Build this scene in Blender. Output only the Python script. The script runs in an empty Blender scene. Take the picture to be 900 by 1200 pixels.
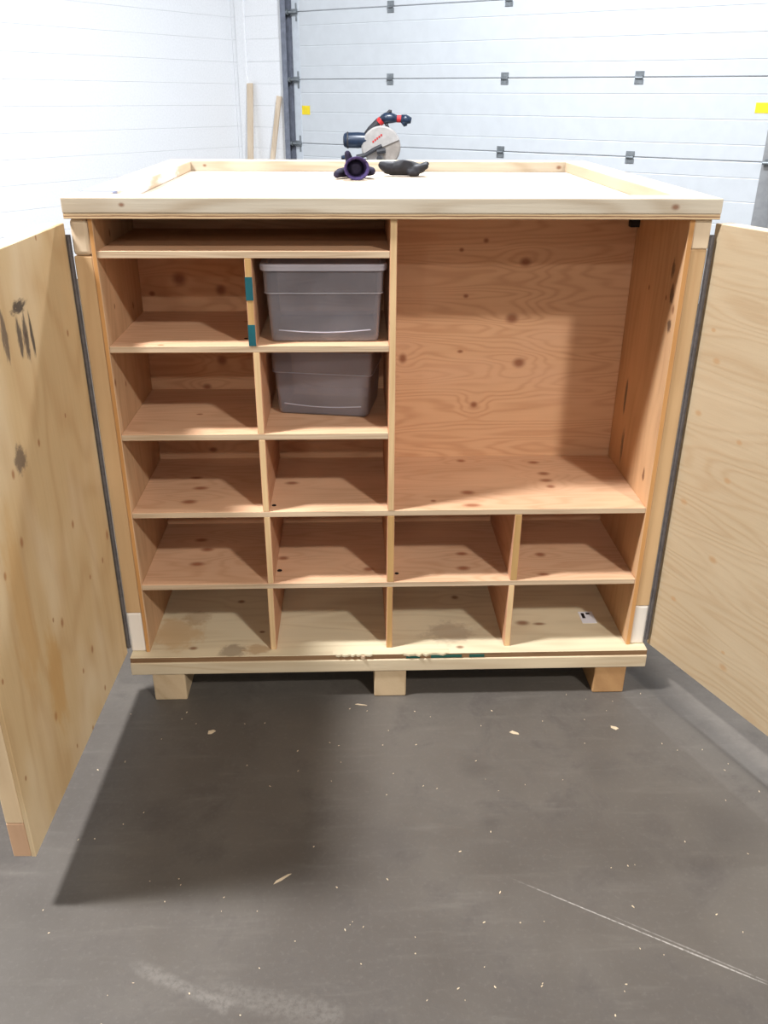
import bpy, bmesh, math, random
from mathutils import Vector, Matrix
random.seed(7)
R = math.radians
scn = bpy.context.scene
col = scn.collection

# ------------------------------------------------------------------ camera
F_PX, CAM = 1009.634, Vector((-0.0965, -1.9507, 1.5179))
PITCH, YAW, ROLL = R(25.7302), R(2.1728), R(0.3473)
fwd = Vector((math.sin(YAW)*math.cos(PITCH), math.cos(YAW)*math.cos(PITCH), -math.sin(PITCH)))
rgt = Vector((math.cos(YAW), -math.sin(YAW), 0.0))
upv = rgt.cross(fwd)
cr = rgt*math.cos(ROLL) + upv*math.sin(ROLL)
cu = -rgt*math.sin(ROLL) + upv*math.cos(ROLL)
cd = bpy.data.cameras.new('camera'); cam = bpy.data.objects.new('camera', cd); col.objects.link(cam)
m = Matrix((cr, cu, -fwd)).transposed().to_4x4(); m.translation = CAM
cam.matrix_world = m
cd.sensor_width = 36.0; cd.sensor_fit = 'AUTO'; cd.lens = F_PX*36.0/1200.0; cd.clip_start = 0.05; cd.clip_end = 100
scn.camera = cam

# ------------------------------------------------------------------ world, lamps, exposure
w = bpy.data.worlds.new('world'); scn.world = w; w.use_nodes = True
w.node_tree.nodes['Background'].inputs[0].default_value = (0.9, 0.95, 1, 1)
w.node_tree.nodes['Background'].inputs[1].default_value = 0.0
vs = scn.view_settings
vs.view_transform = 'Standard'; vs.look = 'None'; vs.gamma = 1.0; vs.use_curve_mapping = False
vs.exposure = -0.5

# the building stands at an angle to the crate: room frame X along the rear wall, Y towards it
ROOM_ROT = -(R(34.0) + YAW)
TR = Vector((math.cos(ROOM_ROT), math.sin(ROOM_ROT), 0)); TL = Vector((-math.sin(ROOM_ROT), math.cos(ROOM_ROT), 0))
CORNER = Vector((-1.282, 8.001, 0.0))
def room(s, t, z): return CORNER + TR*s - TL*t + Vector((0, 0, z))
LAMP_H = 4.8
POWER = {(0, 0): 545, (0, 1): 700, (1, 0): 300, (1, 1): 480, (1, 2): 310, (1, 3): 260}
TINT = {(0, 0): (0.93, 0.97, 1.03), (0, 1): (0.96, 0.98, 1.02), (1, 0): (0.95, 0.98, 1.02)}
for i, s in enumerate((4.2, 10.33)):
    for j, t in enumerate((2.9, 7.75, 12.5, 17.3)):
        if (i, j) not in POWER: continue
        lname = 'ceiling_lamp_%d_offscreen' % (list(POWER).index((i, j)) + 1)
        ld = bpy.data.lights.new(lname, 'AREA'); ld.shape = 'RECTANGLE'; ld.size = 0.55; ld.size_y = 0.35
        ld.energy = POWER[(i, j)]; ld.color = TINT.get((i, j), (1.0, 0.97, 0.93))
        lo = bpy.data.objects.new(lname, ld); col.objects.link(lo)
        lo.location = room(s, t, LAMP_H); lo.rotation_euler = (0, 0, ROOM_ROT)

# ------------------------------------------------------------------ node helpers
def srgb(r, g, b):
    f = lambda c: (c/12.92 if c <= 0.04045 else ((c+0.055)/1.055)**2.4)
    return (f(r/255), f(g/255), f(b/255), 1.0)

class NT:
    def __init__(self, name):
        self.m = bpy.data.materials.new(name); self.m.use_nodes = True
        self.t = self.m.node_tree; self.b = self.t.nodes['Principled BSDF']; self.out = self.t.nodes['Material Output']
    def put(self, sock, v):
        if hasattr(v, 'is_output') or isinstance(v, bpy.types.NodeSocket): self.t.links.new(v, sock)
        elif v is not None: sock.default_value = v
    def node(self, typ, **kw):
        n = self.t.nodes.new(typ)
        for k, v in kw.items(): setattr(n, k, v)
        return n
    def math(self, op, a, b=None, c=None, clamp=False):
        n = self.node('ShaderNodeMath', operation=op, use_clamp=clamp)
        for i, v in enumerate((a, b, c)):
            if v is not None: self.put(n.inputs[i], v)
        return n.outputs[0]
    def vmath(self, op, a, b=None):
        n = self.node('ShaderNodeVectorMath', operation=op)
        self.put(n.inputs[0], a)
        if b is not None: self.put(n.inputs[1], b)
        return n.outputs['Value'] if op in ('LENGTH', 'DISTANCE', 'DOT_PRODUCT') else n.outputs[0]
    def noise(self, vec, scale=5, detail=2, rough=0.5, dist=0.0):
        n = self.node('ShaderNodeTexNoise'); self.put(n.inputs['Vector'], vec)
        n.inputs['Scale'].default_value = scale; n.inputs['Detail'].default_value = detail
        n.inputs['Roughness'].default_value = rough; n.inputs['Distortion'].default_value = dist
        return n.outputs['Fac']
    def rng(self, v, a, b, c=0.0, d=1.0, smooth=True):
        n = self.node('ShaderNodeMapRange'); n.interpolation_type = 'SMOOTHSTEP' if smooth else 'LINEAR'
        for i, x in enumerate((v, a, b, c, d)): self.put(n.inputs[i], x)
        return n.outputs[0]
    def mix(self, fac, a, b, mode='MIX'):
        n = self.node('ShaderNodeMix', data_type='RGBA', blend_type=mode)
        self.put(n.inputs[0], fac); self.put(n.inputs[6], a); self.put(n.inputs[7], b)
        return n.outputs[2]
    def objco(self): return self.node('ShaderNodeTexCoord').outputs['Object']
    def rand(self): return self.node('ShaderNodeObjectInfo').outputs['Random']
    def sep(self, v): 
        n = self.node('ShaderNodeSeparateXYZ'); self.put(n.inputs[0], v); return n.outputs
    def comb(self, x, y, z=0.0):
        n = self.node('ShaderNodeCombineXYZ'); self.put(n.inputs[0], x); self.put(n.inputs[1], y); self.put(n.inputs[2], z); return n.outputs[0]
    def bump(self, h, strength=0.2, dist=0.01):
        n = self.node('ShaderNodeBump'); n.inputs['Strength'].default_value = strength; n.inputs['Distance'].default_value = dist
        self.put(n.inputs['Height'], h); self.put(self.b.inputs['Normal'], n.outputs[0])

def wood(name, base, dark, axes='xz', knots=(), marks=(), knot_density=0.3, band=0.35, freq=9.0, knotcol=(120, 70, 40), rough=0.62, blotch=None, stretch=6.5):
    """sheet or board timber. axes = (along the grain, across it) in object space; knots/marks are given in those axes."""
    n = NT(name); sx = n.sep(n.objco()); ix = {'x': 0, 'y': 1, 'z': 2}
    a, b = sx[ix[axes[0]]], sx[ix[axes[1]]]
    third = sx[[k for k in (0, 1, 2) if k not in (ix[axes[0]], ix[axes[1]])][0]]
    ab = n.comb(a, b)
    r = n.rand(); off = n.comb(n.math('MULTIPLY', r, 17.3), n.math('MULTIPLY', r, 31.7), n.math('MULTIPLY', r, 5.0))
    v = n.vmath('ADD', n.comb(a, n.math('ADD', b, n.math('MULTIPLY', third, 0.7)), third), off)
    vs_ = n.vmath('MULTIPLY', v, (1.0, stretch, 0.5))
    warp = n.noise(vs_, 1.6, 1.6, 0.40, 0.15)
    mask = None; wsum = None
    for (ka, kb, ra, rb) in knots:
        d = n.vmath('LENGTH', n.vmath('MULTIPLY', n.vmath('SUBTRACT', ab, (ka, kb, 0)), (1/ra, 1/rb, 0)))
        mk = n.rng(d, 1.35, 0.25); mask = mk if mask is None else n.math('MAXIMUM', mask, mk)
        if min(ra, rb) > 0.008:
            wv = n.math('MULTIPLY', n.rng(d, 6.0, 0.5), 0.10); wsum = wv if wsum is None else n.math('ADD', wsum, wv)
    if wsum is not None: warp = n.math('ADD', warp, wsum)
    ring = n.math('SINE', n.math('MULTIPLY', warp, freq*6.283))
    ring = n.math('POWER', n.math('ADD', n.math('MULTIPLY', ring, 0.5), 0.5), 2.0)
    fine = n.noise(n.vmath('MULTIPLY', v, (5.0, 110.0, 110.0)), 1.0, 2.0, 0.6)
    big = n.noise(n.vmath('MULTIPLY', v, (1.0, 2.2, 1.0)), 2.4, 2.0, 0.5)
    g = n.math('ADD', n.math('MULTIPLY', ring, band), n.math('MULTIPLY', n.math('SUBTRACT', fine, 0.45), band*1.3), clamp=True)
    c = n.mix(g, base, dark)
    bl = blotch or tuple(x*1.22 for x in base[:3])+(1,)
    c = n.mix(n.rng(big, 0.45, 0.72, 0.0, 0.6), c, bl)
    # scattered small knots
    vo = n.node('ShaderNodeTexVoronoi', voronoi_dimensions='2D'); vo.inputs['Scale'].default_value = 1.0; vo.inputs['Randomness'].default_value = 0.9
    n.put(vo.inputs['Vector'], n.vmath('MULTIPLY', v, (5.5, 8.0, 0)))
    cs = n.sep(vo.outputs['Color'])
    km = n.math('MULTIPLY', n.rng(vo.outputs['Distance'], n.math('ADD', n.math('MULTIPLY', cs[1], 0.07), 0.035), 0.02), n.math('LESS_THAN', cs[0], knot_density))
    mask = km if mask is None else n.math('MAXIMUM', mask, km)
    c = n.mix(n.math('MULTIPLY', mask, 0.78), c, srgb(*knotcol))
    for (ka, kb, ra, rb, rgb, amt) in marks:
        d = n.vmath('LENGTH', n.vmath('MULTIPLY', n.vmath('SUBTRACT', ab, (ka, kb, 0)), (1/ra, 1/rb, 0)))
        nz = n.noise(n.vmath('MULTIPLY', ab, (0.6/ra, 0.6/rb, 1)), 2.2, 4.0, 0.7)
        mk = n.rng(n.math('ADD', d, n.math('MULTIPLY', nz, 1.6)), 1.75, 1.25)
        c = n.mix(n.math('MULTIPLY', mk, amt), c, srgb(*rgb))
    n.put(n.b.inputs['Base Color'], c); n.b.inputs['Roughness'].default_value = rough
    n.b.inputs['Specular IOR Level'].default_value = 0.3
    n.bump(n.math('ADD', fine, n.math('MULTIPLY', ring, 0.4)), 0.10, 0.004)
    return n.m

def plain(name, c, rough=0.5, metal=0.0, var=0.06, scale=20.0, spec=0.4, bump=0.0):
    n = NT(name); nz = n.noise(n.objco(), scale, 3.0, 0.6)
    lo = tuple(max(0, x*(1-var*2)) for x in c[:3])+(1,); hi = tuple(min(1, x*(1+var)) for x in c[:3])+(1,)
    n.put(n.b.inputs['Base Color'], n.mix(n.rng(nz, 0.3, 0.7), lo, hi))
    n.b.inputs['Roughness'].default_value = rough; n.b.inputs['Metallic'].default_value = metal; n.b.inputs['Specular IOR Level'].default_value = spec
    if bump: n.bump(nz, bump, 0.003)
    return n.m

# ------------------------------------------------------------------ mesh helpers
def link(name, bm, mats, parent=None, smooth=False):
    me = bpy.data.meshes.new(name); bm.normal_update(); bm.to_mesh(me); bm.free()
    for mt in (mats if isinstance(mats, (list, tuple)) else [mats]): me.materials.append(mt)
    if smooth:
        for p in me.polygons: p.use_smooth = True
    o = bpy.data.objects.new(name, me); col.objects.link(o)
    if parent: o.parent = parent
    return o
def add_box(bm, lo, hi, bev=0.0, seg=1, mi=0):
    xs = [bm.verts.new((x, y, z)) for x in (lo[0], hi[0]) for y in (lo[1], hi[1]) for z in (lo[2], hi[2])]
    fs = [bm.faces.new([xs[i] for i in q]) for q in ((0, 1, 3, 2), (4, 6, 7, 5), (0, 4, 5, 1), (2, 3, 7, 6), (0, 2, 6, 4), (1, 5, 7, 3))]
    for f in fs: f.material_index = mi
    if bev > 0:
        es = list({e for f in fs for e in f.edges})
        bmesh.ops.bevel(bm, geom=es, offset=bev, segments=seg, affect='EDGES', profile=0.5)
    return xs
def box(name, lo, hi, mat, parent=None, bev=0.0012, seg=1, edge=None, thick='z'):
    bm = bmesh.new(); add_box(bm, lo, hi, bev, seg)
    mats = [mat]
    if edge:
        mats.append(edge); k = 'xyz'.index(thick); bm.normal_update()
        for f in bm.faces:
            if abs(f.normal[k]) < 0.6: f.material_index = 1
    return link(name, bm, mats, parent)
def empty(name, loc=(0, 0, 0), rz=0.0):
    o = bpy.data.objects.new(name, None); col.objects.link(o); o.location = loc; o.rotation_euler = (0, 0, rz); o.empty_display_size = 0.1
    return o
def tag(o, label=None, cat=None, group=None, kind=None):
    for k, v in (('label', label), ('category', cat), ('group', group), ('kind', kind)):
        if v: o[k] = v
    return o
def frame_for(d):
    d = d.normalized(); h = Vector((0, 0, 1)) if abs(d.z) < 0.9 else Vector((1, 0, 0))
    x = d.cross(h).normalized(); return x, d.cross(x).normalized()
def add_tube(bm, pts, rad, n=12, cap=True, flat=1.0, mi=0):
    pts = [Vector(p) for p in pts]; rings = []
    if not isinstance(rad, (list, tuple)): rad = [rad]*len(pts)
    for i, p in enumerate(pts):
        d = (pts[min(i+1, len(pts)-1)] - pts[max(i-1, 0)]); x, y = frame_for(d)
        rings.append([bm.verts.new(p + (x*math.cos(2*math.pi*k/n) + y*math.sin(2*math.pi*k/n)*flat)*rad[i]) for k in range(n)])
    for a, b in zip(rings, rings[1:]):
        for k in range(n): bm.faces.new((a[k], a[(k+1) % n], b[(k+1) % n], b[k])).material_index = mi
    if cap:
        bm.faces.new(rings[0][::-1]).material_index = mi; bm.faces.new(rings[-1]).material_index = mi
    return rings
def add_disc_solid(bm, c, axis, prof, n=32, a0=0.0, a1=2*math.pi):
    """lathe: prof = [(radius, offset along axis)], full turn, or an arc slice"""
    c = Vector(c); ax = Vector(axis).normalized(); x, y = frame_for(ax); full = abs(a1-a0) > 6.28; N = n if full else n+1
    rings = []
    for r, o in prof:
        rings.append([bm.verts.new(c + ax*o + (x*math.cos(a0+(a1-a0)*k/n) + y*math.sin(a0+(a1-a0)*k/n))*r) for k in range(N)])
    for a, b in zip(rings, rings[1:]):
        for k in range(N if full else N-1): bm.faces.new((a[k], a[(k+1) % N], b[(k+1) % N], b[k]))
    if not full:
        bm.faces.new([r[0] for r in rings]); bm.faces.new([r[-1] for r in rings][::-1])
    if prof[0][0] > 1e-4 and full: bm.faces.new(rings[0][::-1])
    if prof[-1][0] > 1e-4 and full: bm.faces.new(rings[-1])
    bmesh.ops.recalc_face_normals(bm, faces=bm.faces)

# ------------------------------------------------------------------ materials
def concrete():
    n = NT('concrete_floor'); pos = n.node('ShaderNodeNewGeometry').outputs['Position']
    a = n.noise(pos, 1.6, 4.0, 0.55); b = n.noise(pos, 6.0, 5.0, 0.65, 0.4); f = n.noise(pos, 90.0, 3.0, 0.7)
    st = n.noise(n.vmath('MULTIPLY', pos, (2.0, 14.0, 1.0)), 2.0, 4.0, 0.6)
    c = n.mix(n.rng(a, 0.35, 0.68), srgb(84, 78, 72), srgb(97, 91, 84))
    c = n.mix(n.rng(b, 0.50, 0.76, 0, 0.6), c, srgb(72, 66, 62))
    c = n.mix(n.rng(st, 0.52, 0.8, 0, 0.3), c, srgb(118, 112, 104))
    c = n.mix(n.rng(f, 0.5, 0.8, 0, 0.12), c, srgb(140, 133, 125))
    # long scratch and scuffed patches
    def seg(p0, p1, wd, amt, rgb, cc):
        p0, p1 = Vector(p0+(0,)), Vector(p1+(0,)); d = (p1-p0); L = d.length; d /= L
        rel = n.vmath('SUBTRACT', pos, tuple(p0)); al = n.vmath('DOT_PRODUCT', rel, tuple(d)); ac = n.math('ABSOLUTE', n.vmath('DOT_PRODUCT', rel, (-d.y, d.x, 0)))
        ac = n.math('ADD', ac, n.math('MULTIPLY', n.math('SUBTRACT', b, 0.5), wd*1.5))
        mk = n.math('MULTIPLY', n.rng(ac, wd, wd*0.2), n.math('MULTIPLY', n.rng(al, 0.0, L*0.3), n.rng(al, L, L*0.93)))
        return n.mix(n.math('MULTIPLY', mk, n.math('MULTIPLY', n.rng(f, 0.25, 0.6), amt)), cc, srgb(*rgb))
    c = seg((0.22, -0.622), (0.69, -0.897), 0.0022, 0.7, (176, 170, 162), c)
    c = seg((0.40, -0.715), (0.69, -0.89), 0.002, 0.3, (176, 170, 162), c)
    c = seg((-0.56, -0.80), (-0.33, -0.91), 0.02, 0.22, (150, 144, 136), c)
    c = seg((-0.42, -0.86), (-0.12, -0.93), 0.035, 0.16, (150, 144, 136), c)
    for (x, y, r_) in ((0.21, -0.47, 0.03), (0.20, -0.29, 0.045), (0.52, -0.30, 0.06), (0.75, -0.50, 0.09), (-0.02, -0.52, 0.07)):
        d = n.vmath('LENGTH', n.vmath('MULTIPLY', n.vmath('SUBTRACT', pos, (x, y, 0)), (1/r_, 1/r_, 0)))
        c = n.mix(n.math('MULTIPLY', n.rng(n.math('ADD', d, b), 1.8, 0.5), 0.28), c, srgb(62, 57, 55))
    n.put(n.b.inputs['Base Color'], c); n.put(n.b.inputs['Roughness'], n.rng(b, 0.3, 0.7, 0.42, 0.62))
    n.b.inputs['Specular IOR Level'].default_value = 0.35
    n.bump(n.math('ADD', f, b), 0.08, 0.004)
    return n.m
M_floor = concrete()
M_wall = plain('white_painted_block', srgb(238, 240, 242), 0.75, var=0.02, scale=60, bump=0.1)
M_farwall = plain('grey_warehouse_wall', srgb(150, 150, 150), 0.8, var=0.02)
M_joint = plain('painted_mortar', srgb(230, 232, 234), 0.8, var=0.02)
M_ceil = plain('grey_ceiling', srgb(128, 128, 130), 0.8, var=0.02)
M_door = plain('white_door_steel', srgb(201, 206, 210), 0.45, var=0.015, scale=8)
M_galv = plain('galvanised_steel', srgb(140, 146, 150), 0.45, metal=0.6, var=0.12)
M_stile = plain('pale_grey_end_stile', srgb(198, 205, 212), 0.4, var=0.03)
M_dark = plain('dark_grey_steel', srgb(122, 127, 140), 0.5, metal=0.1, var=0.1)
M_midgrey = plain('mid_grey_steel', srgb(150, 152, 154), 0.5, metal=0.2, var=0.05)
M_yellow = plain('yellow_sticker', srgb(240, 214, 40), 0.5, var=0.04)

PINE, PINE_D = srgb(214, 188, 152), srgb(185, 149, 110)
FIR, FIR_D = srgb(216, 170, 130), srgb(176, 122, 84)
M_lidboard = wood('pine_board_grain_x', srgb(194, 183, 164), srgb(166, 146, 120), 'xz', band=0.55, freq=6, knot_density=0.03, stretch=7, knots=[(0.615, 1.303, .010, .007), (-0.59, 1.306, .007, .005)])
M_deckboard = wood('deck_board_pine', srgb(206, 188, 158), srgb(182, 156, 122), 'xz', band=0.35, freq=5, knot_density=0.08, stretch=9)
M_rimy = wood('pine_board_grain_y', srgb(205, 184, 159), srgb(180, 152, 121), 'yx', band=0.28, freq=5, knot_density=0.1, stretch=9)
M_rimpaint = wood('pine_board_white_smears', srgb(205, 184, 159), srgb(180, 152, 121), 'yz', band=0.28, freq=5, knot_density=0.1, stretch=9,
    marks=[(0.35, 1.30, 0.26, 0.05, (240, 240, 246), 0.85), (0.78, 1.30, 0.20, 0.05, (238, 240, 246), 0.7), (0.16, 1.32, 0.03, 0.03, (90, 110, 150), 0.8)])
M_post = wood('pine_stud_grain_z', srgb(202, 168, 125), srgb(177, 135, 92), 'zx', band=0.28, freq=4, knot_density=0.12, stretch=10)
M_skid = wood('rough_runner_timber', srgb(197, 173, 139), srgb(166, 134, 100), 'yx', band=0.3, freq=5, knot_density=0.05)
M_skid2 = wood('orange_runner_timber', srgb(183, 142, 97), srgb(153, 110, 71), 'yx', band=0.3, freq=5, knot_density=0.05)
M_endgrain = wood('pale_end_grain', srgb(217, 196, 167), srgb(196, 169, 136), 'zx', band=0.25, freq=3, knot_density=0.0)
M_whiteblock = wood('whitewashed_rail_end', srgb(230, 222, 211), srgb(215, 202, 187), 'zx', band=0.2, freq=3, knot_density=0.0)
M_edge = wood('plywood_edge', srgb(201, 178, 149), srgb(166, 135, 104), 'xz', band=0.4, freq=6, knot_density=0.0, stretch=40)
M_lidply = wood('lid_plywood', srgb(210, 192, 170), srgb(188, 163, 134), 'xy', band=0.25, freq=6, knot_density=0.2)
def ply_edge_layers():
    n = NT('layered_plywood_edge'); s = n.sep(n.objco()); 
    wv = n.math('ADD', n.math('MULTIPLY', s[2], 2*math.pi/0.0062), n.math('MULTIPLY', n.noise(n.vmath('MULTIPLY', n.objco(), (6, 6, 60)), 2, 3), 4.0))
    g = n.rng(n.math('SINE', wv), -0.2, 0.7)
    n.put(n.b.inputs['Base Color'], n.mix(g, srgb(207, 178, 138), srgb(130, 94, 66))); n.b.inputs['Roughness'].default_value = 0.7
    return n.m
M_lidedge = ply_edge_layers()
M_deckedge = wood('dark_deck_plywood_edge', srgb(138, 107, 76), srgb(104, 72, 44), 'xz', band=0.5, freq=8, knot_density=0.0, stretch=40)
M_deck = wood('deck_plywood', srgb(216, 201, 169), srgb(185, 162, 127), 'xy', band=0.3, freq=7, knot_density=0.12,
    knots=[(0.387, 0.147, 0.022, 0.014), (0.435, 0.141, 0.02, 0.008), (0.206, 0.294, 0.012, 0.012), (-0.44, 0.286, 0.012, 0.01)],
    marks=[(-0.435, 0.03, 0.05, 0.04, (128, 110, 92), 0.6), (-0.37, 0.035, 0.05, 0.03, (164, 118, 66), 0.5), (-0.60, 0.12, 0.09, 0.12, (186, 142, 84), 0.45), (0.17, 0.10, 0.09, 0.07, (150, 128, 108), 0.5), (-0.56, 0.2, 0.05, 0.05, (150, 116, 84), 0.4)])
BACKK = [(0.367, 1.123, .017, .013), (0.341, 0.972, .019, .015), (0.369, 0.847, .019, .015), (0.248, 0.725, .011, .010), (0.258, 1.178, .008, .007), (0.194, 1.154, .007, .006), (0.211, 1.033, .008, .006), (0.202, 0.88, .009, .005), (0.042, 0.861, .012, .015),
         (-0.555, 1.079, .021, .018), (-0.447, 1.05, .015, .015), (-0.631, 1.041, .009, .007), (-0.459, 0.858, .015, .015), (-0.506, 0.783, .013, .009), (-0.504, 0.593, .013, .009)]
M_back = wood('fir_plywood_back', FIR, FIR_D, 'xz', knots=BACKK, band=0.34, freq=17, stretch=8.0, knot_density=0.02, knotcol=(128, 68, 40), blotch=srgb(216, 171, 136))
M_s4 = wood('fir_plywood_shelf_knotty', srgb(214, 173, 138), FIR_D, 'xy', band=0.26, freq=12, stretch=8.0, knot_density=0.03, knotcol=(140, 76, 44),
    knots=[(0.214, 0.361, .014, .012), (0.423, 0.344, .018, .012), (0.436, 0.262, .018, .014), (0.433, 0.214, .02, .012), (0.437, 0.173, .013, .012), (0.206, 0.139, .02, .014), (0.208, 0.059, .026, .012), (0.11, 0.088, .008, .008),
           (-0.51, 0.184, .022, .012), (-0.526, 0.097, .022, .014), (-0.533, 0.254, .018, .01), (-0.267, 0.212, .02, .012)])
M_s5 = wood('fir_plywood_shelf_lower', srgb(214, 173, 138), FIR_D, 'xy', band=0.26, freq=12, stretch=8.0, knot_density=0.03, knotcol=(140, 76, 44),
    knots=[(-0.516, 0.228, .02, .014), (-0.532, 0.144, .022, .013), (-0.542, 0.287, .02, .012), (-0.297, 0.172, .016, .012), (-0.06, 0.103, .016, .013), (0.205, 0.185, .018, .012), (0.2, 0.102, .02, .014), (0.427, 0.174, .016, .014), (0.414, 0.063, .018, .01)])
M_shelf = wood('fir_plywood_shelf', srgb(214, 173, 138), FIR_D, 'xy', band=0.26, freq=12, stretch=8.0, knot_density=0.1, knotcol=(150, 84, 50))
M_div = wood('fir_plywood_divider', srgb(202, 154, 120), FIR_D, 'yz', band=0.3, freq=8, knot_density=0.05)
M_sideL = wood('side_lining_plywood', srgb(205, 168, 129), srgb(174, 130, 95), 'zy', band=0.3, freq=8, knot_density=0.5, knotcol=(130, 82, 50))
M_sideR = wood('side_lining_plywood_stamped', srgb(204, 164, 122), srgb(174, 128, 91), 'zy', band=0.3, freq=8, knot_density=0.15, knotcol=(120, 74, 44),
    marks=[(1.158, 0.091, .03, .014, (70, 48, 40), .7), (1.103, 0.075, .035, .016, (66, 44, 36), .75), (1.03, 0.063, .02, .016, (60, 40, 34), .8), (0.774, 0.31, .07, .012, (92, 84, 82), .8), (0.64, 0.285, .07, .012, (92, 84, 82), .7), (0.636, 0.087, .022, .010, (96, 54, 34), .8)])
M_doorL = wood('door_plywood_smudged', srgb(199, 170, 126), srgb(176, 139, 95), 'zx', band=0.36, freq=7, knot_density=0.6, knotcol=(150, 100, 60), blotch=srgb(222, 202, 168), stretch=3.0,
    marks=[(1.155, 0.315, .016, .045, (58, 52, 50), .9), (1.10, 0.335, .05, .014, (70, 62, 60), .85), (1.095, 0.305, .06, .016, (64, 56, 54), .85), (1.09, 0.275, .055, .010, (60, 54, 52), .9), (1.12, 0.40, .06, .016, (84, 72, 66), .8), (0.89, 0.43, .035, .035, (78, 66, 60), .75), (0.40, 0.46, .16, .06, (186, 138, 70), .5), (0.62, 0.55, .25, .06, (188, 140, 76), .4)])
M_doorR = wood('door_plywood_pale', srgb(194, 172, 139), srgb(176, 145, 109), 'xz', band=0.36, freq=14, knot_density=0.75, knotcol=(188, 150, 108), blotch=srgb(200, 179, 147),
    marks=[(0.42, 0.43, .03, .03, (206, 140, 50), .8)])
M_stilewood = wood('door_frame_timber', srgb(214, 188, 151), srgb(189, 154, 116), 'zx', band=0.25, freq=4, knot_density=0.1, stretch=9)
M_railend = wood('door_rail_end_grain', srgb(203, 165, 132), srgb(179, 140, 108), 'zx', band=0.25, freq=4, knot_density=0.0)
M_hinge = plain('grey_hinge_steel', srgb(96, 91, 90), 0.55, metal=0.1, var=0.1, scale=60)
M_teal = plain('teal_tape', srgb(24, 92, 100), 0.5, var=0.06)
M_green = plain('green_paint_marks', srgb(34, 84, 74), 0.6, var=0.1)
M_black = plain('black_plastic', srgb(24, 22, 24), 0.5, var=0.2)
M_hole = plain('dark_knot_hole', srgb(30, 18, 14), 0.8, var=0.2)

# ------------------------------------------------------------------ the room
def rbox(name, lo, hi, mat, parent=None, bev=0.0, kind='structure'):
    o = box(name, lo, hi, mat, parent, bev)
    if parent is None:
        o.location = CORNER; o.rotation_euler = (0, 0, ROOM_ROT)
        if kind: o['kind'] = kind
    return o
H = 5.6
rbox('floor', (-0.3, -20, -0.2), (14, 0.3, 0), M_floor)
rbox('ceiling', (-0.3, -20, H), (14, 0.3, H+0.2), M_ceil)
wl = rbox('wall_left', (-0.3, -20, 0), (-0.003, 0.3, H), M_joint)
wb = rbox('wall_back', (-0.003, 0.004, 0), (14, 0.3, H), M_joint)
rbox('wall_right', (14, -20, 0), (14.2, 0.3, H), M_farwall)
rbox('wall_front', (-0.3, -20.2, 0), (14.2, -20, H), M_farwall)
zc = [1.034 + 0.1985*k for k in range(-5, 24)]
zc = [z for z in zc if -0.05 < z < H]
prev = 0.0
for z in zc + [H]:
    if z - prev > 0.02:
        rbox('block_course', (-0.0035, -20, prev), (0, -0.0005, z-0.003), M_wall, wl, 0.0012)
        rbox('block_course', (0.0, 0.0, prev), (0.70, 0.005, z-0.003), M_wall, wb, 0.0012)
        if z > 3.97: rbox('block_course', (0.706, 0.0, max(prev, 3.97)), (5.40, 0.005, z-0.003), M_wall, wb, 0.0012)
        rbox('block_course', (5.46, 0.0, prev), (14, 0.005, z-0.003), M_wall, wb, 0.0012)
    prev = z
# white corner pilaster strip
t1 = rbox('trim_1', (0.07, -0.022, 0), (0.19, 0.0, H), M_wall, None, 0.004)

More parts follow.
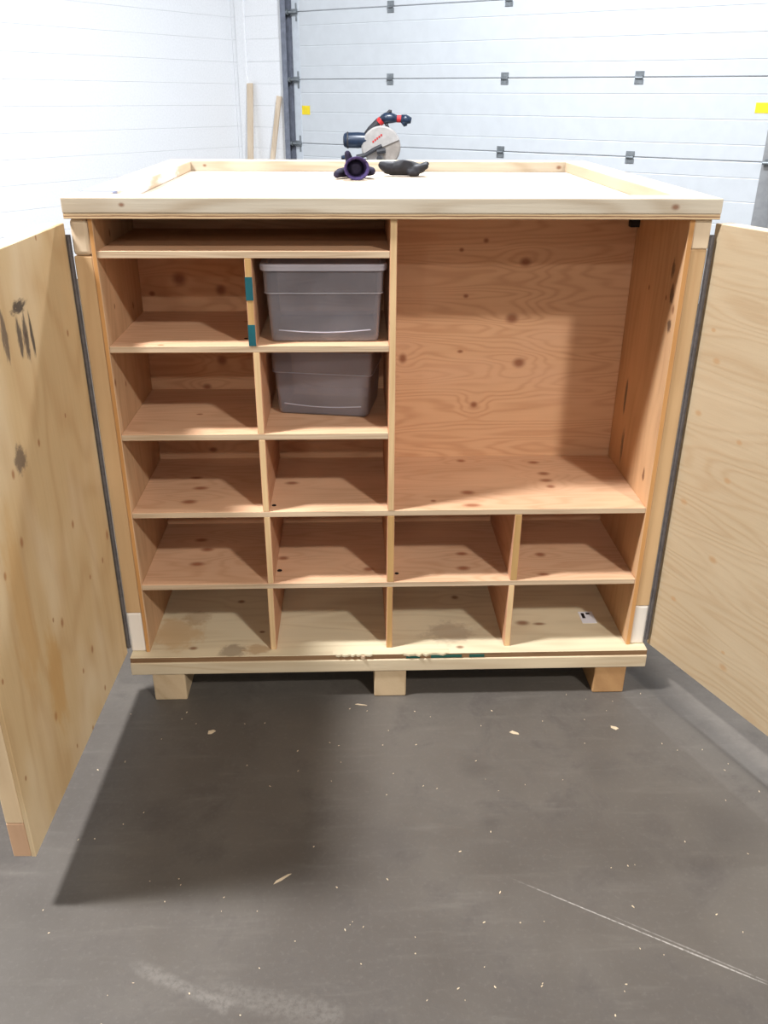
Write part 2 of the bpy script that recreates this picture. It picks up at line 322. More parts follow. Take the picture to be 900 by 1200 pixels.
# sectional garage door
door = empty('door_1', CORNER, ROOM_ROT); door['kind'] = 'structure'
edges = [0.0] + [1.09 + 0.573*k for k in range(-1, 6)]
for k, (z0, z1) in enumerate(zip(edges, edges[1:])):
    h = z1 - z0; prof = [(0.0, z0+0.004), (-0.010, z0+0.004), (-0.016, z0+0.010)]
    base = z1 - 0.573
    for fr in (0.2, 0.5, 0.8):
        zz = base + 0.573*fr
        if zz - z0 > 0.03: prof += [(-0.016, zz-0.005), (-0.0135, zz-0.001), (-0.0135, zz+0.001), (-0.016, zz+0.005)]
    prof += [(-0.016, z1-0.006), (-0.010, z1), (0.0, z1)]
    bm = bmesh.new(); A = [bm.verts.new((0.86, y, z)) for y, z in prof]; B = [bm.verts.new((5.36, y, z)) for y, z in prof]
    for i in range(len(prof)):
        j = (i+1) % len(prof); bm.faces.new((A[i], A[j], B[j], B[i]))
    bm.faces.new(A[::-1]); bm.faces.new(B); bmesh.ops.recalc_face_normals(bm, faces=bm.faces)
    sec = link('section', bm, M_door, door)
    for x0, x1 in ((0.80, 0.885), (5.28, 5.40)):
        box('end_stile', (x0, -0.020, z0+0.004), (x1, -0.002, z1-0.002), M_stile if x0 < 1 else M_midgrey, sec, 0.002)
    for s in (1.935, 3.10, 4.265):                       # centre hinges on the joint
        bm = bmesh.new()
        add_box(bm, (s-0.036, -0.022, z1+0.010), (s+0.036, -0.0165, z1+0.046), 0.002)
        add_box(bm, (s-0.036, -0.022, z1-0.046), (s+0.036, -0.0165, z1-0.010), 0.002)
        add_tube(bm, [(s-0.030, -0.026, z1), (s+0.030, -0.026, z1)], 0.010, 10)
        add_box(bm, (s-0.024, -0.024, z1-0.03), (s-0.012, -0.018, z1+0.03), 0.001)
        add_box(bm, (s+0.012, -0.024, z1-0.03), (s+0.024, -0.018, z1+0.03), 0.001)
        link('hinge', bm, M_galv, sec)
    for s, sg in ((0.835, -1), (5.34, 1)):               # roller brackets at the ends
        bm = bmesh.new()
        add_box(bm, (s-0.04, -0.028, z1-0.028), (s+0.04, -0.020, z1+0.028), 0.002)
        add_box(bm, (s+0.015, -0.026, z1+0.02), (s+0.035, -0.020, z1+0.075), 0.002)
        add_box(bm, (s+0.015, -0.026, z1-0.075), (s+0.035, -0.020, z1-0.02), 0.002)
        add_tube(bm, [(s-0.05, -0.045, z1), (s+0.05, -0.045, z1)], 0.012, 10)
        add_tube(bm, [(s+sg*0.085, -0.045, z1), (s+sg*0.055, -0.045, z1)], 0.024, 14)
        link('roller_bracket', bm, M_galv, sec)
for x0, x1 in ((0.705, 0.765), (5.41, 5.46)):
    bm = bmesh.new()
    add_box(bm, (x0, -0.075, 0), (x1, -0.068, 3.95), 0.0); add_box(bm, (x0, -0.018, 0), (x1, -0.010, 3.95), 0.0)
    add_box(bm, (x0 if x0 < 1 else x1-0.006, -0.070, 0), (x0+0.006 if x0 < 1 else x1, -0.016, 3.95), 0.0)
    link('door_track', bm, M_dark if x0 < 1 else M_midgrey, door)
    box('track_angle', (x0-0.02 if x0 < 1 else x1-0.02, -0.012, 0), (x0+0.09 if x0 < 1 else x1+0.10, 0.0, 3.95), M_dark if x0 < 1 else M_midgrey, door)
o = box('warning_sticker', (0.892, -0.0185, 1.355), (0.99, -0.0160, 1.435), M_yellow, door, 0.0)
o = box('warning_sticker', (5.165, -0.0185, 1.425), (5.29, -0.0160, 1.495), M_yellow, door, 0.0)

# two boards leaning in the corner
def lean_board(top_s, bot_s, ztop, out_bot, wd, label):
    L = math.sqrt(ztop**2 + out_bot**2 + (top_s-bot_s)**2)
    rt = empty('leaning_board', room(bot_s, out_bot, 0), ROOM_ROT); 
    d = Vector((top_s-bot_s, out_bot-0.032, ztop)).normalized()
    y = Vector((1, 0, 0)).cross(d); y = -y.normalized() if y.y > 0 else y.normalized(); x = y.cross(d).normalized()
    bm = bmesh.new(); add_box(bm, (-wd/2, -0.010, 0.006), (wd/2, 0.010, L), 0.003)
    bmesh.ops.transform(bm, matrix=Matrix((x, y, d)).transposed().to_4x4(), verts=bm.verts)
    ob = link('leaning_board', bm, M_lean, None); ob.location = rt.location; ob.rotation_euler = rt.rotation_euler
    bpy.data.objects.remove(rt)
    tag(ob, label, 'board')
M_lean = wood('weathered_lumber', srgb(214, 196, 172), srgb(180, 156, 130), 'zx', band=0.4, freq=4, knot_density=0.2, stretch=8)
lean_board(0.235, 0.295, 1.63, 0.22, 0.072, 'taller upright wooden board leaning against the white wall in the corner')
lean_board(0.615, 0.44, 1.515, 0.20, 0.058, 'shorter slanted wooden board leaning beside the garage door track')

# ------------------------------------------------------------------ the crate
crate = empty('storage_crate'); tag(crate, 'large plywood shipping crate with built-in shelves and two open doors', 'crate')
YP, YB, YE = 0.033, 0.396, 1.270
XL, XR = -0.660, 0.656
S = dict(S1=1.2078, S2=0.9938, S3=0.7758, S4=0.5656, S5=0.3542); ZD = 0.144; ZT = 1.2767; T = 0.016
for x0, mt in ((-0.656, M_skid), (-0.047, M_skid), (0.570, M_skid2)):
    box('runner', (x0, 0.0045, 0), (x0+0.089, 1.27, 0.0895), mt, crate, 0.004, 2)
yb_ = 0.0
while yb_ < 1.2:                                         # deck boards across the runners
    box('deck_board', (-0.710, yb_, 0.089), (0.710, min(yb_+0.14, 1.275), 0.1275), M_deckboard, crate, 0.003, 2); yb_ += 0.1415
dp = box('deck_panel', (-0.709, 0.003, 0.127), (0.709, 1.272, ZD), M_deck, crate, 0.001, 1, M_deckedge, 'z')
for x0, x1 in ((0.041, 0.079), (0.109, 0.194), (0.215, 0.256)):
    box('paint_mark', (x0, 0.0015, 0.130), (x1, 0.0034, 0.139), M_green, dp, 0.0)
def jag(name, x0, x1, y, z, depth, n, mat, parent, th=0.004):
    bm = bmesh.new(); top = []; bot = []
    pts = [(x0, y+0.02)] + [(x0+(x1-x0)*i/n, y-depth*random.random()*(math.sin(math.pi*i/n)**0.5 if 0 < i < n else 0)) for i in range(n+1)] + [(x1, y+0.02)]
    a = [bm.verts.new((px, py, z)) for px, py in pts]; b = [bm.verts.new((px, py, z-th)) for px, py in pts]
    bm.faces.new(a); bm.faces.new(b[::-1])
    for i in range(len(pts)):
        j = (i+1) % len(pts); bm.faces.new((a[i], b[i], b[j], a[j]))
    bmesh.ops.recalc_face_normals(bm, faces=bm.faces)
    return link(name, bm, mat, parent)
jag('splinter', -0.16, -0.05, 0.004, ZD+0.0008, 0.012, 14, M_deck, dp, 0.006)
jag('splinter', 0.03, 0.16, 0.004, ZD+0.0008, 0.010, 14, M_deck, dp, 0.006)
jag('splinter', -0.085, -0.062, 0.004, ZD-0.003, 0.016, 5, M_edge, dp, 0.010)
box('sticker', (0.562, 0.140, ZD-0.0002), (0.604, 0.202, ZD+0.0008), None or plain('paper', srgb(236, 236, 240), 0.6, var=0.02), dp, 0.0)
stk = [o for o in col.objects if o.name.startswith('sticker')][0]
for (x0, y0, x1, y1) in ((0.568, 0.166, 0.577, 0.193), (0.583, 0.186, 0.594, 0.195)):
    box('print_block', (x0, y0, ZD+0.0006), (x1, y1, ZD+0.0011), M_black, stk, 0.0)

# side frames: bottom rail, top rail, studs, inner lining
for sg, xa, xb, xi in ((-1, -0.711, -0.670, XL), (1, 0.668, 0.7066, XR)):
    zb, ztp = 0.268, (1.197 if sg < 0 else 1.212)
    box('bottom_rail', (xa, YP, ZD), (xb, YE, zb), M_whiteblock, crate, 0.006, 3)
    box('top_rail', (xa, YP-0.002, ztp), (xb, YE, ZT), M_endgrain, crate, 0.010 if sg < 0 else 0.003, 3)
    for y in (YP, 0.60, YE-0.089):
        box('stud', (xa, y, zb), (xb, y+0.089, ztp), M_post, crate, 0.003, 2)
    lo, hi = (xb, xi) if sg < 0 else (xi, xa)
    sp = box('side_lining', (lo, YP-0.003, ZD), (hi, YE-0.012, ZT), M_sideL if sg < 0 else M_sideR, crate, 0.001, 1, wood('lining_edge_%s' % ('a' if sg < 0 else 'b'), srgb(200, 148, 92), srgb(170, 116, 64), 'zx', band=0.3, freq=4, knot_density=0), 'x')
bp = box('back_panel', (XL, YB, ZD), (XR, YB+0.012, ZT), M_back, crate, 0.001)
box('rear_panel', (-0.711, YE-0.012, ZD), (0.7066, YE, ZT), M_back, crate, 0.001)
box('bracket', (0.632, 0.376, 1.214), (XR, YB, 1.236), M_black, bp, 0.001)
# shelves and dividers
XC0, XC1 = -0.0115, 0.0045
def shelf(key, x0, x1, mat): return box('shelf', (x0, YP, S[key]-T), (x1, YB, S[key]), mat, crate, 0.0012, 1, M_edge, 'z')
shelf('S1', XL, XC0, M_shelf); sh2 = shelf('S2', XL, XC0, M_shelf); shelf('S3', XL, XC0, M_shelf)
sh4 = shelf('S4', XL, XR, M_s4); sh5 = shelf('S5', XL, XR, M_s5)
M_edgez = wood('plywood_edge_upright', srgb(220, 188, 142), srgb(186, 146, 100), 'zx', band=0.35, freq=5, knot_density=0.0, stretch=30)
M_edgey = wood('yellowed_plywood_edge', srgb(192, 154, 100), srgb(166, 122, 72), 'zx', band=0.3, freq=5, knot_density=0.0, stretch=30)
def divider(x0, z0, z1, edge=None, w_=T): return box('divider', (x0, YP, z0), (x0+w_, YB, z1), M_div, crate, 0.0012, 1, edge or M_edgez, 'x')
box('divider', (XC0, YP-0.001, S['S4']), (XC1, YB, ZT), M_div, crate, 0.0012, 1, M_edgez, 'x')
d1 = divider(-0.337, S['S2'], S['S1']-T, M_edgey)
divider(-0.330, S['S3'], S['S2']-T); divider(-0.329, S['S4'], S['S3']-T); divider(-0.328, S['S5'], S['S4']-T); divider(-0.331, ZD, S['S5']-T)
divider(-0.0125, S['S5'], S['S4']-T, M_edgey, 0.0185); divider(-0.0125, ZD, S['S5']-T, M_edgey)
divider(0.317, S['S5'], S['S4']-T, M_edgey, 0.019); divider(0.315, ZD, S['S5']-T)
for z0, z1 in ((1.099, 1.151), (0.994, 1.043)):
    box('tape', (-0.3378, YP-0.0012, z0), (-0.3212, YP+0.010, z1), M_teal, d1, 0.0)
def hole(p, nrm, r, parent):
    bm = bmesh.new(); add_disc_solid(bm, p, nrm, [(r, 0), (r*0.9, 0.0012), (0.0005, 0.0014)], 12); link('screw_hole', bm, M_hole, parent)
hole((-0.304, 0.070, S['S4']-0.0002), (0, 0, 1), 0.006, sh4); hole((-0.302, 0.102, S['S5']-0.0002), (0, 0, 1), 0.007, sh5)
hole((0.016, 0.078, S['S5']-0.0002), (0, 0, 1), 0.006, sh5); hole((-0.352, 0.10, S['S2']-0.0002), (0, 0, 1), 0.005, sh2)

# lid: plywood sheet with a raised rim of boards
LX0, LX1, LY0, LY1 = -0.7184, 0.7199, 0.0201, 1.2788
lid = box('lid', (LX0+0.001, LY0+0.001, ZT), (LX1-0.001, LY1, 1.2885), M_lidply, crate, 0.0008, 1, M_lidedge, 'z')
BW = 0.083; ZR = 1.3205
box('rim_board', (LX0, LY0, 1.2885), (LX1, LY0+BW, ZR), M_lidboard, lid, 0.002, 2)
box('rim_board', (LX0, LY1-BW, 1.2885), (LX1, LY1, ZR), M_lidboard, lid, 0.002, 2)
box('rim_board', (LX0, LY0+BW, 1.2885), (LX0+BW, LY1-BW, ZR), M_rimpaint, lid, 0.004, 2)
box('rim_board', (LX1-BW, LY0+BW, 1.2885), (LX1, LY1-BW, ZR), M_rimy, lid, 0.002, 2)

# doors: local x along the leaf away from the hinge, y = 0 inner face, outer side at +y*side
def leaf(hx, hy, ang, side, pm, lab):
    d = empty('door', (hx, hy, 0), ang); d.parent = crate; d['label'] = lab
    z0, z1, L, tp, tf = 0.143, 1.267, 0.703, 0.009, 0.036
    def yy(a, b): return (min(a*side, b*side), max(a*side, b*side))
    y0, y1 = yy(0, tp); box('plywood_face', (0, y0, z0), (L, y1, z1), pm, d, 0.001)
    y0, y1 = yy(tp, tp+tf)
    box('rail', (0.0, y0, z0), (L, y1, z0+0.089), M_railend, d, 0.003, 2); box('rail', (0.0, y0, z1-0.089), (L, y1, z1), M_lidboard, d, 0.003, 2)
    box('stile', (L-0.089, y0, z0+0.089), (L, y1, z1-0.089), M_stilewood, d, 0.003, 2); box('stile', (0.0, y0, z0+0.089), (0.089, y1, z1-0.089), M_stilewood, d, 0.003, 2)
    return d
LD = leaf(-0.7210, 0.030, math.atan2(-0.705, -0.020), -1, M_doorL, 'left leaf with black smudges')
RD = leaf(0.7185, 0.040, math.atan2(-0.922, 0.387), 1, M_doorR, 'pale right leaf')
def hinge(x0, x1, y, z0, z1):
    bm = bmesh.new(); add_box(bm, (x0, y, z0), (x1, y+0.003, z1), 0.0)
    xm = (x0+x1)/2; k = 0; zz = z0
    while zz < z1-0.01:
        add_tube(bm, [(xm, y-0.001, zz), (xm, y-0.001, min(zz+0.0395, z1))], 0.0030, 8); zz += 0.040
    return link('piano_hinge', bm, M_hinge, crate)
hinge(-0.7212, -0.7105, 0.028, 0.160, 1.243); hinge(0.7062, 0.7180, 0.030, 0.160, 1.243)

# ------------------------------------------------------------------ storage bins
def plastic(nm, lo_, hi_):
    n = NT(nm); t = n.t
    tr = n.node('ShaderNodeBsdfTransparent'); tr.inputs[0].default_value = (0.97, 0.97, 0.985, 1)
    df = n.node('ShaderNodeBsdfDiffuse'); df.inputs[0].default_value = srgb(242, 236, 244)
    tl = n.node('ShaderNodeBsdfTranslucent'); tl.inputs[0].default_value = srgb(242, 236, 244)
    gl = n.node('ShaderNodeBsdfGlossy'); gl.inputs['Roughness'].default_value = 0.18
    nz = n.noise(n.objco(), 14, 2)
    m1 = n.node('ShaderNodeMixShader'); m1.inputs[0].default_value = 0.3; t.links.new(df.outputs[0], m1.inputs[1]); t.links.new(tl.outputs[0], m1.inputs[2])
    m2 = n.node('ShaderNodeMixShader'); n.put(m2.inputs[0], n.rng(nz, 0.3, 0.7, lo_, hi_)); t.links.new(tr.outputs[0], m2.inputs[1]); t.links.new(m1.outputs[0], m2.inputs[2])
    fr = n.node('ShaderNodeFresnel'); fr.inputs[0].default_value = 1.4
    m3 = n.node('ShaderNodeMixShader'); n.put(m3.inputs[0], n.math('MULTIPLY', fr.outputs[0], 0.7)); t.links.new(m2.outputs[0], m3.inputs[1]); t.links.new(gl.outputs[0], m3.inputs[2])
    t.links.new(m3.outputs[0], n.out.inputs[0]); return n.m
M_bin = plastic('clear_storage_plastic', 0.125, 0.175)
M_binrim = plastic('whitened_clear_plastic', 0.50, 0.58)  # whiter plastic for lid and ribs; the step-line highlight is put into its colour
def rrect(bm, w_, d_, r, z, n=5, cx=0, cy=0):
    v = []
    for (sx, sy, a0) in ((1, 1, 0), (-1, 1, 90), (-1, -1, 180), (1, -1, 270)):
        for k in range(n+1):
            a = R(a0+90*k/n); v.append(bm.verts.new((cx+sx*(w_/2-r)+r*math.cos(a), cy+sy*(d_/2-r)+r*math.sin(a), z)))
    return v
def loft(bm, rings, cap0=True, cap1=True):
    for a, b in zip(rings, rings[1:]):
        n = len(a)
        for k in range(n): bm.faces.new((a[k], a[(k+1) % n], b[(k+1) % n], b[k]))
    if cap0: bm.faces.new(rings[0][::-1])
    if cap1: bm.faces.new(rings[-1])
def make_bin(label, w_, d_, h, step, loc, rz, with_lid):
    rt = empty('storage_bin', loc, rz); tag(rt, label, 'bin')
    bm = bmesh.new(); W0, D0 = w_-0.018, d_-0.018; t_ = 0.0018
    out = [(W0-0.012, D0-0.012, 0.0), (W0-0.004, D0-0.004, 0.004), (W0, D0, 0.014), (w_-0.008, d_-0.008, step), (w_, d_, step+0.003), (w_+0.003, d_+0.003, h-0.006), (w_+0.010, d_+0.010, h-0.005), (w_+0.010, d_+0.010, h)]
    inn = [(a-2*t_-(0.008 if i == 7 else 0), b-2*t_-(0.008 if i == 7 else 0), max(z, t_)) for i, (a, b, z) in enumerate(out)][::-1]
    rings = [rrect(bm, a, b, 0.014, z) for a, b, z in out] + [rrect(bm, a, b, 0.012, z) for a, b, z in inn]
    loft(bm, rings); bmesh.ops.recalc_face_normals(bm, faces=bm.faces)
    body = link('bin_body', bm, M_bin, rt)
    bm = bmesh.new()                                     # moulded curved rib on the front
    add_tube(bm, [(-(W0*0.42)+W0*0.84*i/14, -D0/2-0.0015, 0.030-0.006*math.sin(math.pi*i/14)) for i in range(15)], 0.0014, 6); link('moulded_rib', bm, M_binrim, body)
    bm = bmesh.new()                                     # raised bead under the rim band, whiter to paint in the step highlight
    for dd, zz in ((0.0012, step+0.0015),): loft(bm, [rrect(bm, w_+dd, d_+dd, 0.014, zz-0.001), rrect(bm, w_+dd+0.0008, d_+dd+0.0008, 0.014, zz), rrect(bm, w_+dd, d_+dd, 0.014, zz+0.001)], False, False)
    bmesh.ops.recalc_face_normals(bm, faces=bm.faces); link('bead', bm, M_binrim, body)
    if with_lid:
        bm = bmesh.new()
        L_ = [(w_+0.016, d_+0.016, h-0.004), (w_+0.018, d_+0.018, h+0.006), (w_+0.014, d_+0.014, h+0.010), (w_-0.010, d_-0.010, h+0.010), (w_-0.016, d_-0.016, h+0.004)]
        loft(bm, [rrect(bm, a, b, 0.024, z) for a, b, z in L_] + [rrect(bm, w_-0.016, d_-0.016, 0.02, h+0.002), rrect(bm, w_+0.013, d_+0.013, 0.02, h+0.002), rrect(bm, w_+0.013, d_+0.013, 0.02, h-0.004)], False, False)
        bm.faces.ensure_lookup_table()
        vs_ = rrect(bm, w_-0.016, d_-0.016, 0.024, h+0.004); bm.faces.new(vs_); bmesh.ops.recalc_face_normals(bm, faces=bm.faces)
        link('bin_lid', bm, M_binrim, rt)
    return rt
make_bin('clear plastic storage bin with its lid on, on the upper shelf', 0.274, 0.300, 0.172, 0.115, (-0.1620, 0.055+0.150, S['S2']), 0.0, True)
make_bin('open clear plastic storage bin set back on the shelf below the lidded one', 0.256, 0.19, 0.172, 0.112, (-0.1605, 0.248, S['S3']), R(-10), False)

# ------------------------------------------------------------------ gloves on the lid
M_glove = plain('black_purple_knit', srgb(40, 34, 56), 0.85, var=0.25, scale=60, bump=0.3)
M_cuff = plain('purple_cuff_knit', srgb(66, 52, 98), 0.85, var=0.15, scale=120, bump=0.3)
M_glove2 = plain('black_rubber_glove', srgb(27, 25, 31), 0.6, var=0.25, scale=40, bump=0.3)
def blob_mesh(name, chains, mat, parent, vox=0.004):
    bm = bmesh.new()
    for pts, rad in chains:
        P = [Vector(p) for p in pts]; rad = rad if isinstance(rad, (list, tuple)) else [rad]*len(P)
        q = [P[0]-(P[1]-P[0]).normalized()*rad[0]*0.7] + P + [P[-1]+(P[-1]-P[-2]).normalized()*rad[-1]*0.7]
        add_tube(bm, q, [rad[0]*0.55]+list(rad)+[rad[-1]*0.55], 12)
    o = link(name, bm, mat, parent, True)
    md = o.modifiers.new('remesh', 'REMESH'); md.mode = 'VOXEL'; md.voxel_size = vox; md.use_smooth_shade = True
    sm = o.modifiers.new('smooth', 'SMOOTH'); sm.factor = 0.5; sm.iterations = 3
    return o
LZ = 1.2885
g1 = empty('work_glove', (-0.079, 0.845, LZ), R(4)); tag(g1, 'dark purple work glove with its round cuff opening facing out', 'glove')
blob_mesh('hand', [([(0, 0.045, 0.030), (0, 0.09, 0.026), (0, 0.13, 0.022)], [0.027, 0.027, 0.024]),
    ([(-0.02, 0.10, 0.018), (-0.048, 0.07, 0.016), (-0.060, 0.035, 0.014)], [0.016, 0.014, 0.011]),
    ([(0.012, 0.11, 0.02), (0.045, 0.09, 0.020), (0.052, 0.055, 0.022)], [0.017, 0.015, 0.012]),
    ([(-0.012, 0.075, 0.030), (-0.020, 0.065, 0.060), (-0.024, 0.060, 0.074)], [0.016, 0.012, 0.010]),
    ([(0, 0.13, 0.020), (0.005, 0.175, 0.014)], [0.018, 0.012]), ([(-0.018, 0.12, 0.018), (-0.022, 0.165, 0.013)], [0.015, 0.011])], M_glove, g1)
bm = bmesh.new()
rr = []
for y, ro in ((0.060, 0.026), (0.03, 0.031), (0.005, 0.0345), (0.0, 0.036), (-0.001, 0.034), (0.004, 0.0295), (0.03, 0.026), (0.052, 0.022)):
    rr.append([bm.verts.new((ro*1.08*math.cos(2*math.pi*k/28), y+0.003*math.sin(3*k), 0.034+ro*0.94*math.sin(2*math.pi*k/28))) for k in range(28)])
loft(bm, rr, False, True); bmesh.ops.recalc_face_normals(bm, faces=bm.faces); link('cuff', bm, M_cuff, g1, True)
g2 = empty('work_glove', (0.072, 1.00, LZ), R(-4)); tag(g2, 'black work glove lying crumpled on its side', 'glove')
blob_mesh('hand', [([(-0.045, 0.0, 0.022), (-0.01, 0.0, 0.026), (0.025, 0.005, 0.024), (0.045, 0.005, 0.022)], [0.020, 0.024, 0.023, 0.018]),
    ([(-0.01, -0.01, 0.030), (0.0, -0.008, 0.042), (0.018, -0.006, 0.040)], [0.014, 0.011, 0.008]),
    ([(0.03, -0.012, 0.020), (0.055, -0.012, 0.026), (0.072, -0.010, 0.032)], [0.012, 0.011, 0.010]),
    ([(0.03, 0.004, 0.020), (0.058, 0.004, 0.030), (0.074, 0.006, 0.038)], [0.012, 0.010, 0.009]),
    ([(0.03, 0.02, 0.018), (0.05, 0.022, 0.016), (0.062, 0.024, 0.020)], [0.012, 0.011, 0.010]),
    ([(0.02, -0.02, 0.012), (0.045, -0.02, 0.011)], [0.011, 0.010])], M_glove2, g2)
blob_mesh('cuff', [([(-0.072, -0.002, 0.034), (-0.055, 0.0, 0.026), (-0.03, 0.0, 0.024)], [0.013, 0.020, 0.021])], M_glove2, g2)

# ------------------------------------------------------------------ mitre saw on its stand, behind the crate
fh = Vector((math.sin(YAW), math.cos(YAW), 0)); rh = Vector((math.cos(YAW), -math.sin(YAW), 0))
DS = 7.5
def at_px(u, v, D):
    d = fwd + cr*((u-450)/F_PX) - cu*((v-600)/F_PX); return CAM + d*(D/d.dot(fh))
G = at_px(447.5, 172.5, DS); TZ = G.z-0.165
saw = empty('mitre_saw', (G.x, G.y, TZ), -YAW); tag(saw, 'dark blue mitre saw with grey blade guard on its stand', 'saw')
M_blue = plain('dark_blue_plastic', srgb(28, 46, 70), 0.35, var=0.12, spec=0.6); M_red = plain('red_plastic', srgb(196, 48, 50), 0.4)
M_guard = plain('light_grey_cast_guard', srgb(176, 172, 168), 0.45, metal=0.1, var=0.06); M_guard2 = plain('lower_guard_grey', srgb(150, 142, 134), 0.35, var=0.08)
M_sawdark = plain('dark_linkage', srgb(58, 58, 62), 0.5, var=0.15); M_alu = plain('cast_aluminium', srgb(186, 188, 190), 0.4, metal=0.7)
gz = 0.165
def sp(name, build, mat, parent=saw, smooth=False):
    bm = bmesh.new(); build(bm); return link(name, bm, mat, parent, smooth)
sp('table', lambda b: (add_box(b, (-0.32, -0.13, -0.075), (0.34, 0.16, -0.0), 0.008), add_disc_solid(b, (0, -0.06, -0.075), (0, 0, 1), [(0.17, 0), (0.17, 0.076), (0.001, 0.078)])), M_alu)
sp('fence', lambda b: add_box(b, (-0.33, 0.05, 0.0), (-0.06, 0.07, 0.075), 0.006), M_alu); sp('fence', lambda b: add_box(b, (0.10, 0.05, 0.0), (0.33, 0.07, 0.07), 0.006), M_alu)
sp('fence_knob', lambda b: add_disc_solid(b, (-0.285, 0.04, 0.075), (0, 0, 1), [(0.045, 0), (0.045, 0.02), (0.03, 0.027), (0.001, 0.03)]), M_blue, smooth=True)
sp('blade', lambda b: add_disc_solid(b, (0, 0, gz), (0, 1, 0), [(0.147, -0.0015), (0.147, 0.0015)], 64), M_alu)
def arcdisc(b, c, r, y0, y1, a0, a1, n=36, bev=0.012):
    pr = [(0.0, y0), (r-bev, y0), (r, y0+bev), (r, y1-bev), (r-bev, y1), (0.0, y1)]
    for i in range(n):
        pass
    rings = []
    for (rad, y) in pr:
        rings.append([b.verts.new((c[0]+rad*math.cos(R(a0+(a1-a0)*k/n)), c[1]+y, c[2]+rad*math.sin(R(a0+(a1-a0)*k/n)))) for k in range(n+1)])
    for a_, b_ in zip(rings, rings[1:]):
        for k in range(n): b.faces.new((a_[k], a_[k+1], b_[k+1], b_[k]))
    b.faces.new([r_[0] for r_ in rings]); b.faces.new([r_[-1] for r_ in rings][::-1])
    bmesh.ops.remove_doubles(b, verts=b.verts, dist=1e-5); bmesh.ops.recalc_face_normals(b, faces=b.faces)
ug = sp('upper_guard', lambda b: arcdisc(b, (-0.005, 0, gz+0.0), 0.158, -0.045, 0.035, 22, 200), M_guard)
sp('logo_stripe', lambda b: [add_box(b, (-0.075+0.016*k, -0.0475, gz+0.035+0.012*k), (-0.062+0.016*k, -0.0445, gz+0.05+0.012*k), 0.0) for k in range(5)], M_red, ug)
sp('lower_guard', lambda b: arcdisc(b, (0.0, 0, gz), 0.150, -0.035, 0.025, -80, 40), M_guard2)
sp('guard_linkage', lambda b: (add_tube(b, [(-0.20, -0.05, gz-0.075), (-0.13, -0.055, gz-0.055), (-0.06, -0.06, gz-0.015), (0.0, -0.06, gz+0.015)], [0.022, 0.016, 0.018, 0.014], 10), add_tube(b, [(-0.04, -0.062, gz-0.03), (0.03, -0.062, gz-0.02)], 0.02, 10), add_tube(b, [(-0.02, -0.05, gz-0.08), (-0.02, -0.07, gz-0.08)], 0.022, 14)), M_sawdark)
mt = sp('motor', lambda b: add_disc_solid(b, (-0.31, 0.01, gz+0.05), (1, 0, 0), [(0.028, 0), (0.046, 0.006), (0.056, 0.022), (0.058, 0.05), (0.060, 0.12), (0.055, 0.19), (0.05, 0.23)], 28), M_blue, smooth=True)
sp('vent_ring', lambda b: add_disc_solid(b, (-0.28, 0.01, gz+0.05), (1, 0, 0), [(0.0605, 0), (0.062, 0.003), (0.062, 0.01), (0.0605, 0.013)], 28), M_sawdark, mt)
sp('arm', lambda b: (add_tube(b, [(-0.14, 0.01, gz+0.06), (-0.09, 0.0, gz+0.125), (-0.03, 0.0, gz+0.185), (0.03, 0.0, gz+0.215)], [0.03, 0.030, 0.028, 0.030], 12), add_tube(b, [(0.03, -0.01, gz+0.18), (0.055, -0.01, gz+0.13)], [0.014, 0.010], 8)), M_sawdark, smooth=True)
hd = sp('handle', lambda b: (add_tube(b, [(0.0, 0, gz+0.200), (0.03, 0, gz+0.212), (0.08, 0, gz+0.213), (0.12, 0, gz+0.208)], [0.034, 0.042, 0.038, 0.026], 14), add_tube(b, [(0.150, 0, gz+0.210), (0.19, 0, gz+0.204), (0.232, 0, gz+0.196)], [0.030, 0.036, 0.022], 14), add_tube(b, [(0.175, 0, gz+0.19), (0.188, 0, gz+0.155)], [0.028, 0.014], 12)), M_blue, smooth=True)
sp('accent_ring', lambda b: add_tube(b, [(0.117, 0, gz+0.208), (0.158, 0, gz+0.207)], [0.027, 0.028], 14), M_red, hd)
sp('accent_band', lambda b: add_tube(b, [(-0.025, -0.004, gz+0.178), (-0.002, -0.004, gz+0.198)], [0.032, 0.034], 14), M_red, hd)
sp('lock_lever', lambda b: add_tube(b, [(0.03, 0, gz+0.235), (0.062, 0, gz+0.262), (0.078, 0, gz+0.262)], [0.014, 0.014, 0.010], 10), M_sawdark)
# stand
stand = empty('saw_stand', (G.x, G.y, 0), -YAW); tag(stand, 'grey steel saw stand carrying the mitre saw behind the crate', 'stand')
zt_ = TZ-0.075
for y0 in (-0.12, 0.08): sp('top_rail', lambda b: add_box(b, (-0.55, y0, zt_-0.05), (0.55, y0+0.06, zt_), 0.004), M_midgrey, stand)
for sx in (-1, 1):
    for sy in (-1, 1):
        sp('leg', lambda b: add_tube(b, [(sx*0.42, sy*0.09+0.01, zt_-0.04), (sx*0.52, sy*0.28, 0.0)], 0.018, 10), M_midgrey, stand)
sp('stretcher', lambda b: add_tube(b, [(-0.48, 0, 0.35), (0.48, 0, 0.35)], 0.014, 8), M_midgrey, stand)

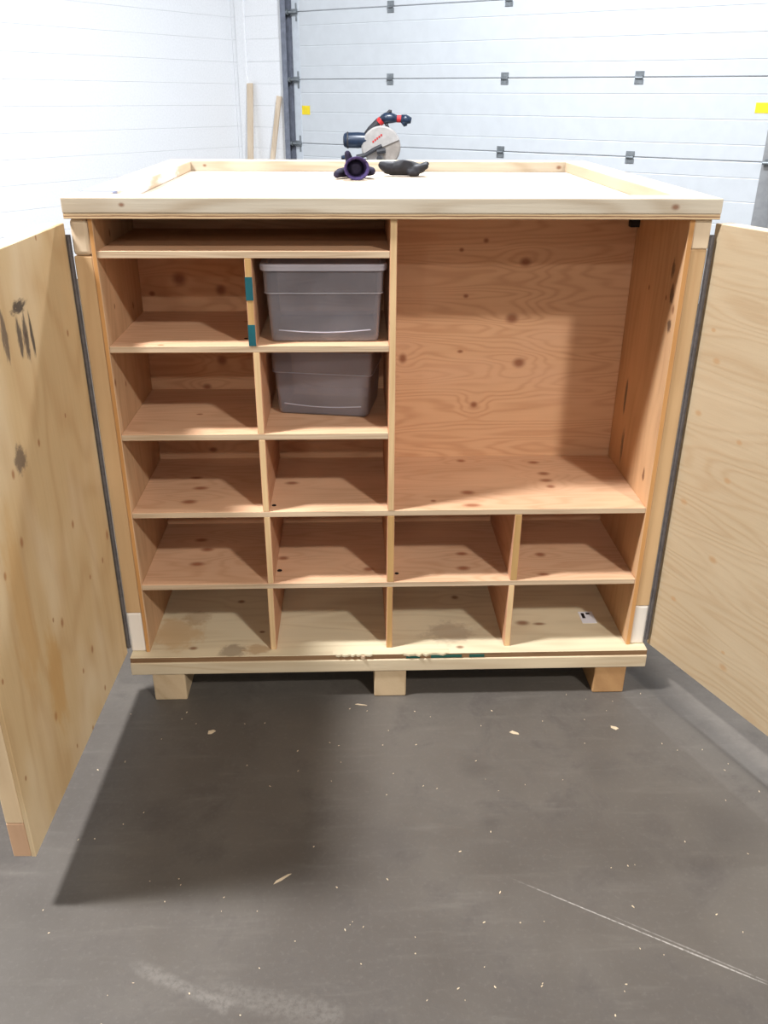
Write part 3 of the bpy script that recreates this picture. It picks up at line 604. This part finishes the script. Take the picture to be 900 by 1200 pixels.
# ------------------------------------------------------------------ wood chips on the floor
M_chip = plain('wood_chip', srgb(206, 186, 156), 0.7, var=0.1)
def chip_into(bm, x, y, L, wd, a, th=0.0012):
    c, s_ = math.cos(a), math.sin(a)
    pts = [(-L/2, -wd*0.3), (-L*0.1, -wd/2), (L/2, -wd*0.1), (L*0.35, wd*0.4), (-L*0.3, wd/2)]
    P = [(x+px*c-py*s_, y+px*s_+py*c) for px, py in pts]
    a_ = [bm.verts.new((px, py, th+0.0006*random.random())) for px, py in P]; b_ = [bm.verts.new((px, py, 0.0)) for px, py in P]
    bm.faces.new(a_); bm.faces.new(b_[::-1])
    for i in range(5): bm.faces.new((a_[i], b_[i], b_[(i+1) % 5], a_[(i+1) % 5]))
for (x, y, L, wd, a, lab) in ((-0.26, -0.616, 0.045, 0.006, 0.6, 'long pale wood splinter lying on the concrete floor'), (-0.481, -0.134, 0.022, 0.014, 0.4, 'curled wood chip on the floor before the crate'),
        (-0.084, -0.032, 0.034, 0.004, -0.2, 'thin white splinter on the floor near the middle runner'), (0.321, -0.161, 0.026, 0.011, -0.5, 'wide wood chip lying in front of the right shelves'), (0.592, -0.148, 0.022, 0.012, 2.5, 'pale wood chip on the floor by the orange runner')):
    bm = bmesh.new(); chip_into(bm, 0, 0, L, wd, a); bmesh.ops.recalc_face_normals(bm, faces=bm.faces)
    o = link('wood_chip', bm, M_chip); o.location = (x, y, 0); tag(o, lab, 'wood chip')
bm = bmesh.new()
for (x, y) in ((-0.56, -0.051), (-0.249, -0.214), (0.274, -0.068), (0.208, -0.499), (0.131, -0.554), (-0.034, -0.625), (0.159, -0.738), (0.203, -0.666), (0.475, -0.71), (0.642, -0.734), (0.249, -0.881), (0.16, -0.88), (0.09, -0.881)):
    chip_into(bm, x, y, 0.005+0.003*random.random(), 0.0025, random.random()*6)
for i in range(110):
    x, y = random.uniform(-0.75, 0.95), random.uniform(-1.1, 0.0)
    chip_into(bm, x, y, random.uniform(0.002, 0.006), random.uniform(0.001, 0.003), random.random()*6, 0.0006)
bmesh.ops.recalc_face_normals(bm, faces=bm.faces)
tag(link('sawdust', bm, M_chip), 'scattered crumbs of sawdust on the grey concrete floor', 'sawdust', kind='stuff')
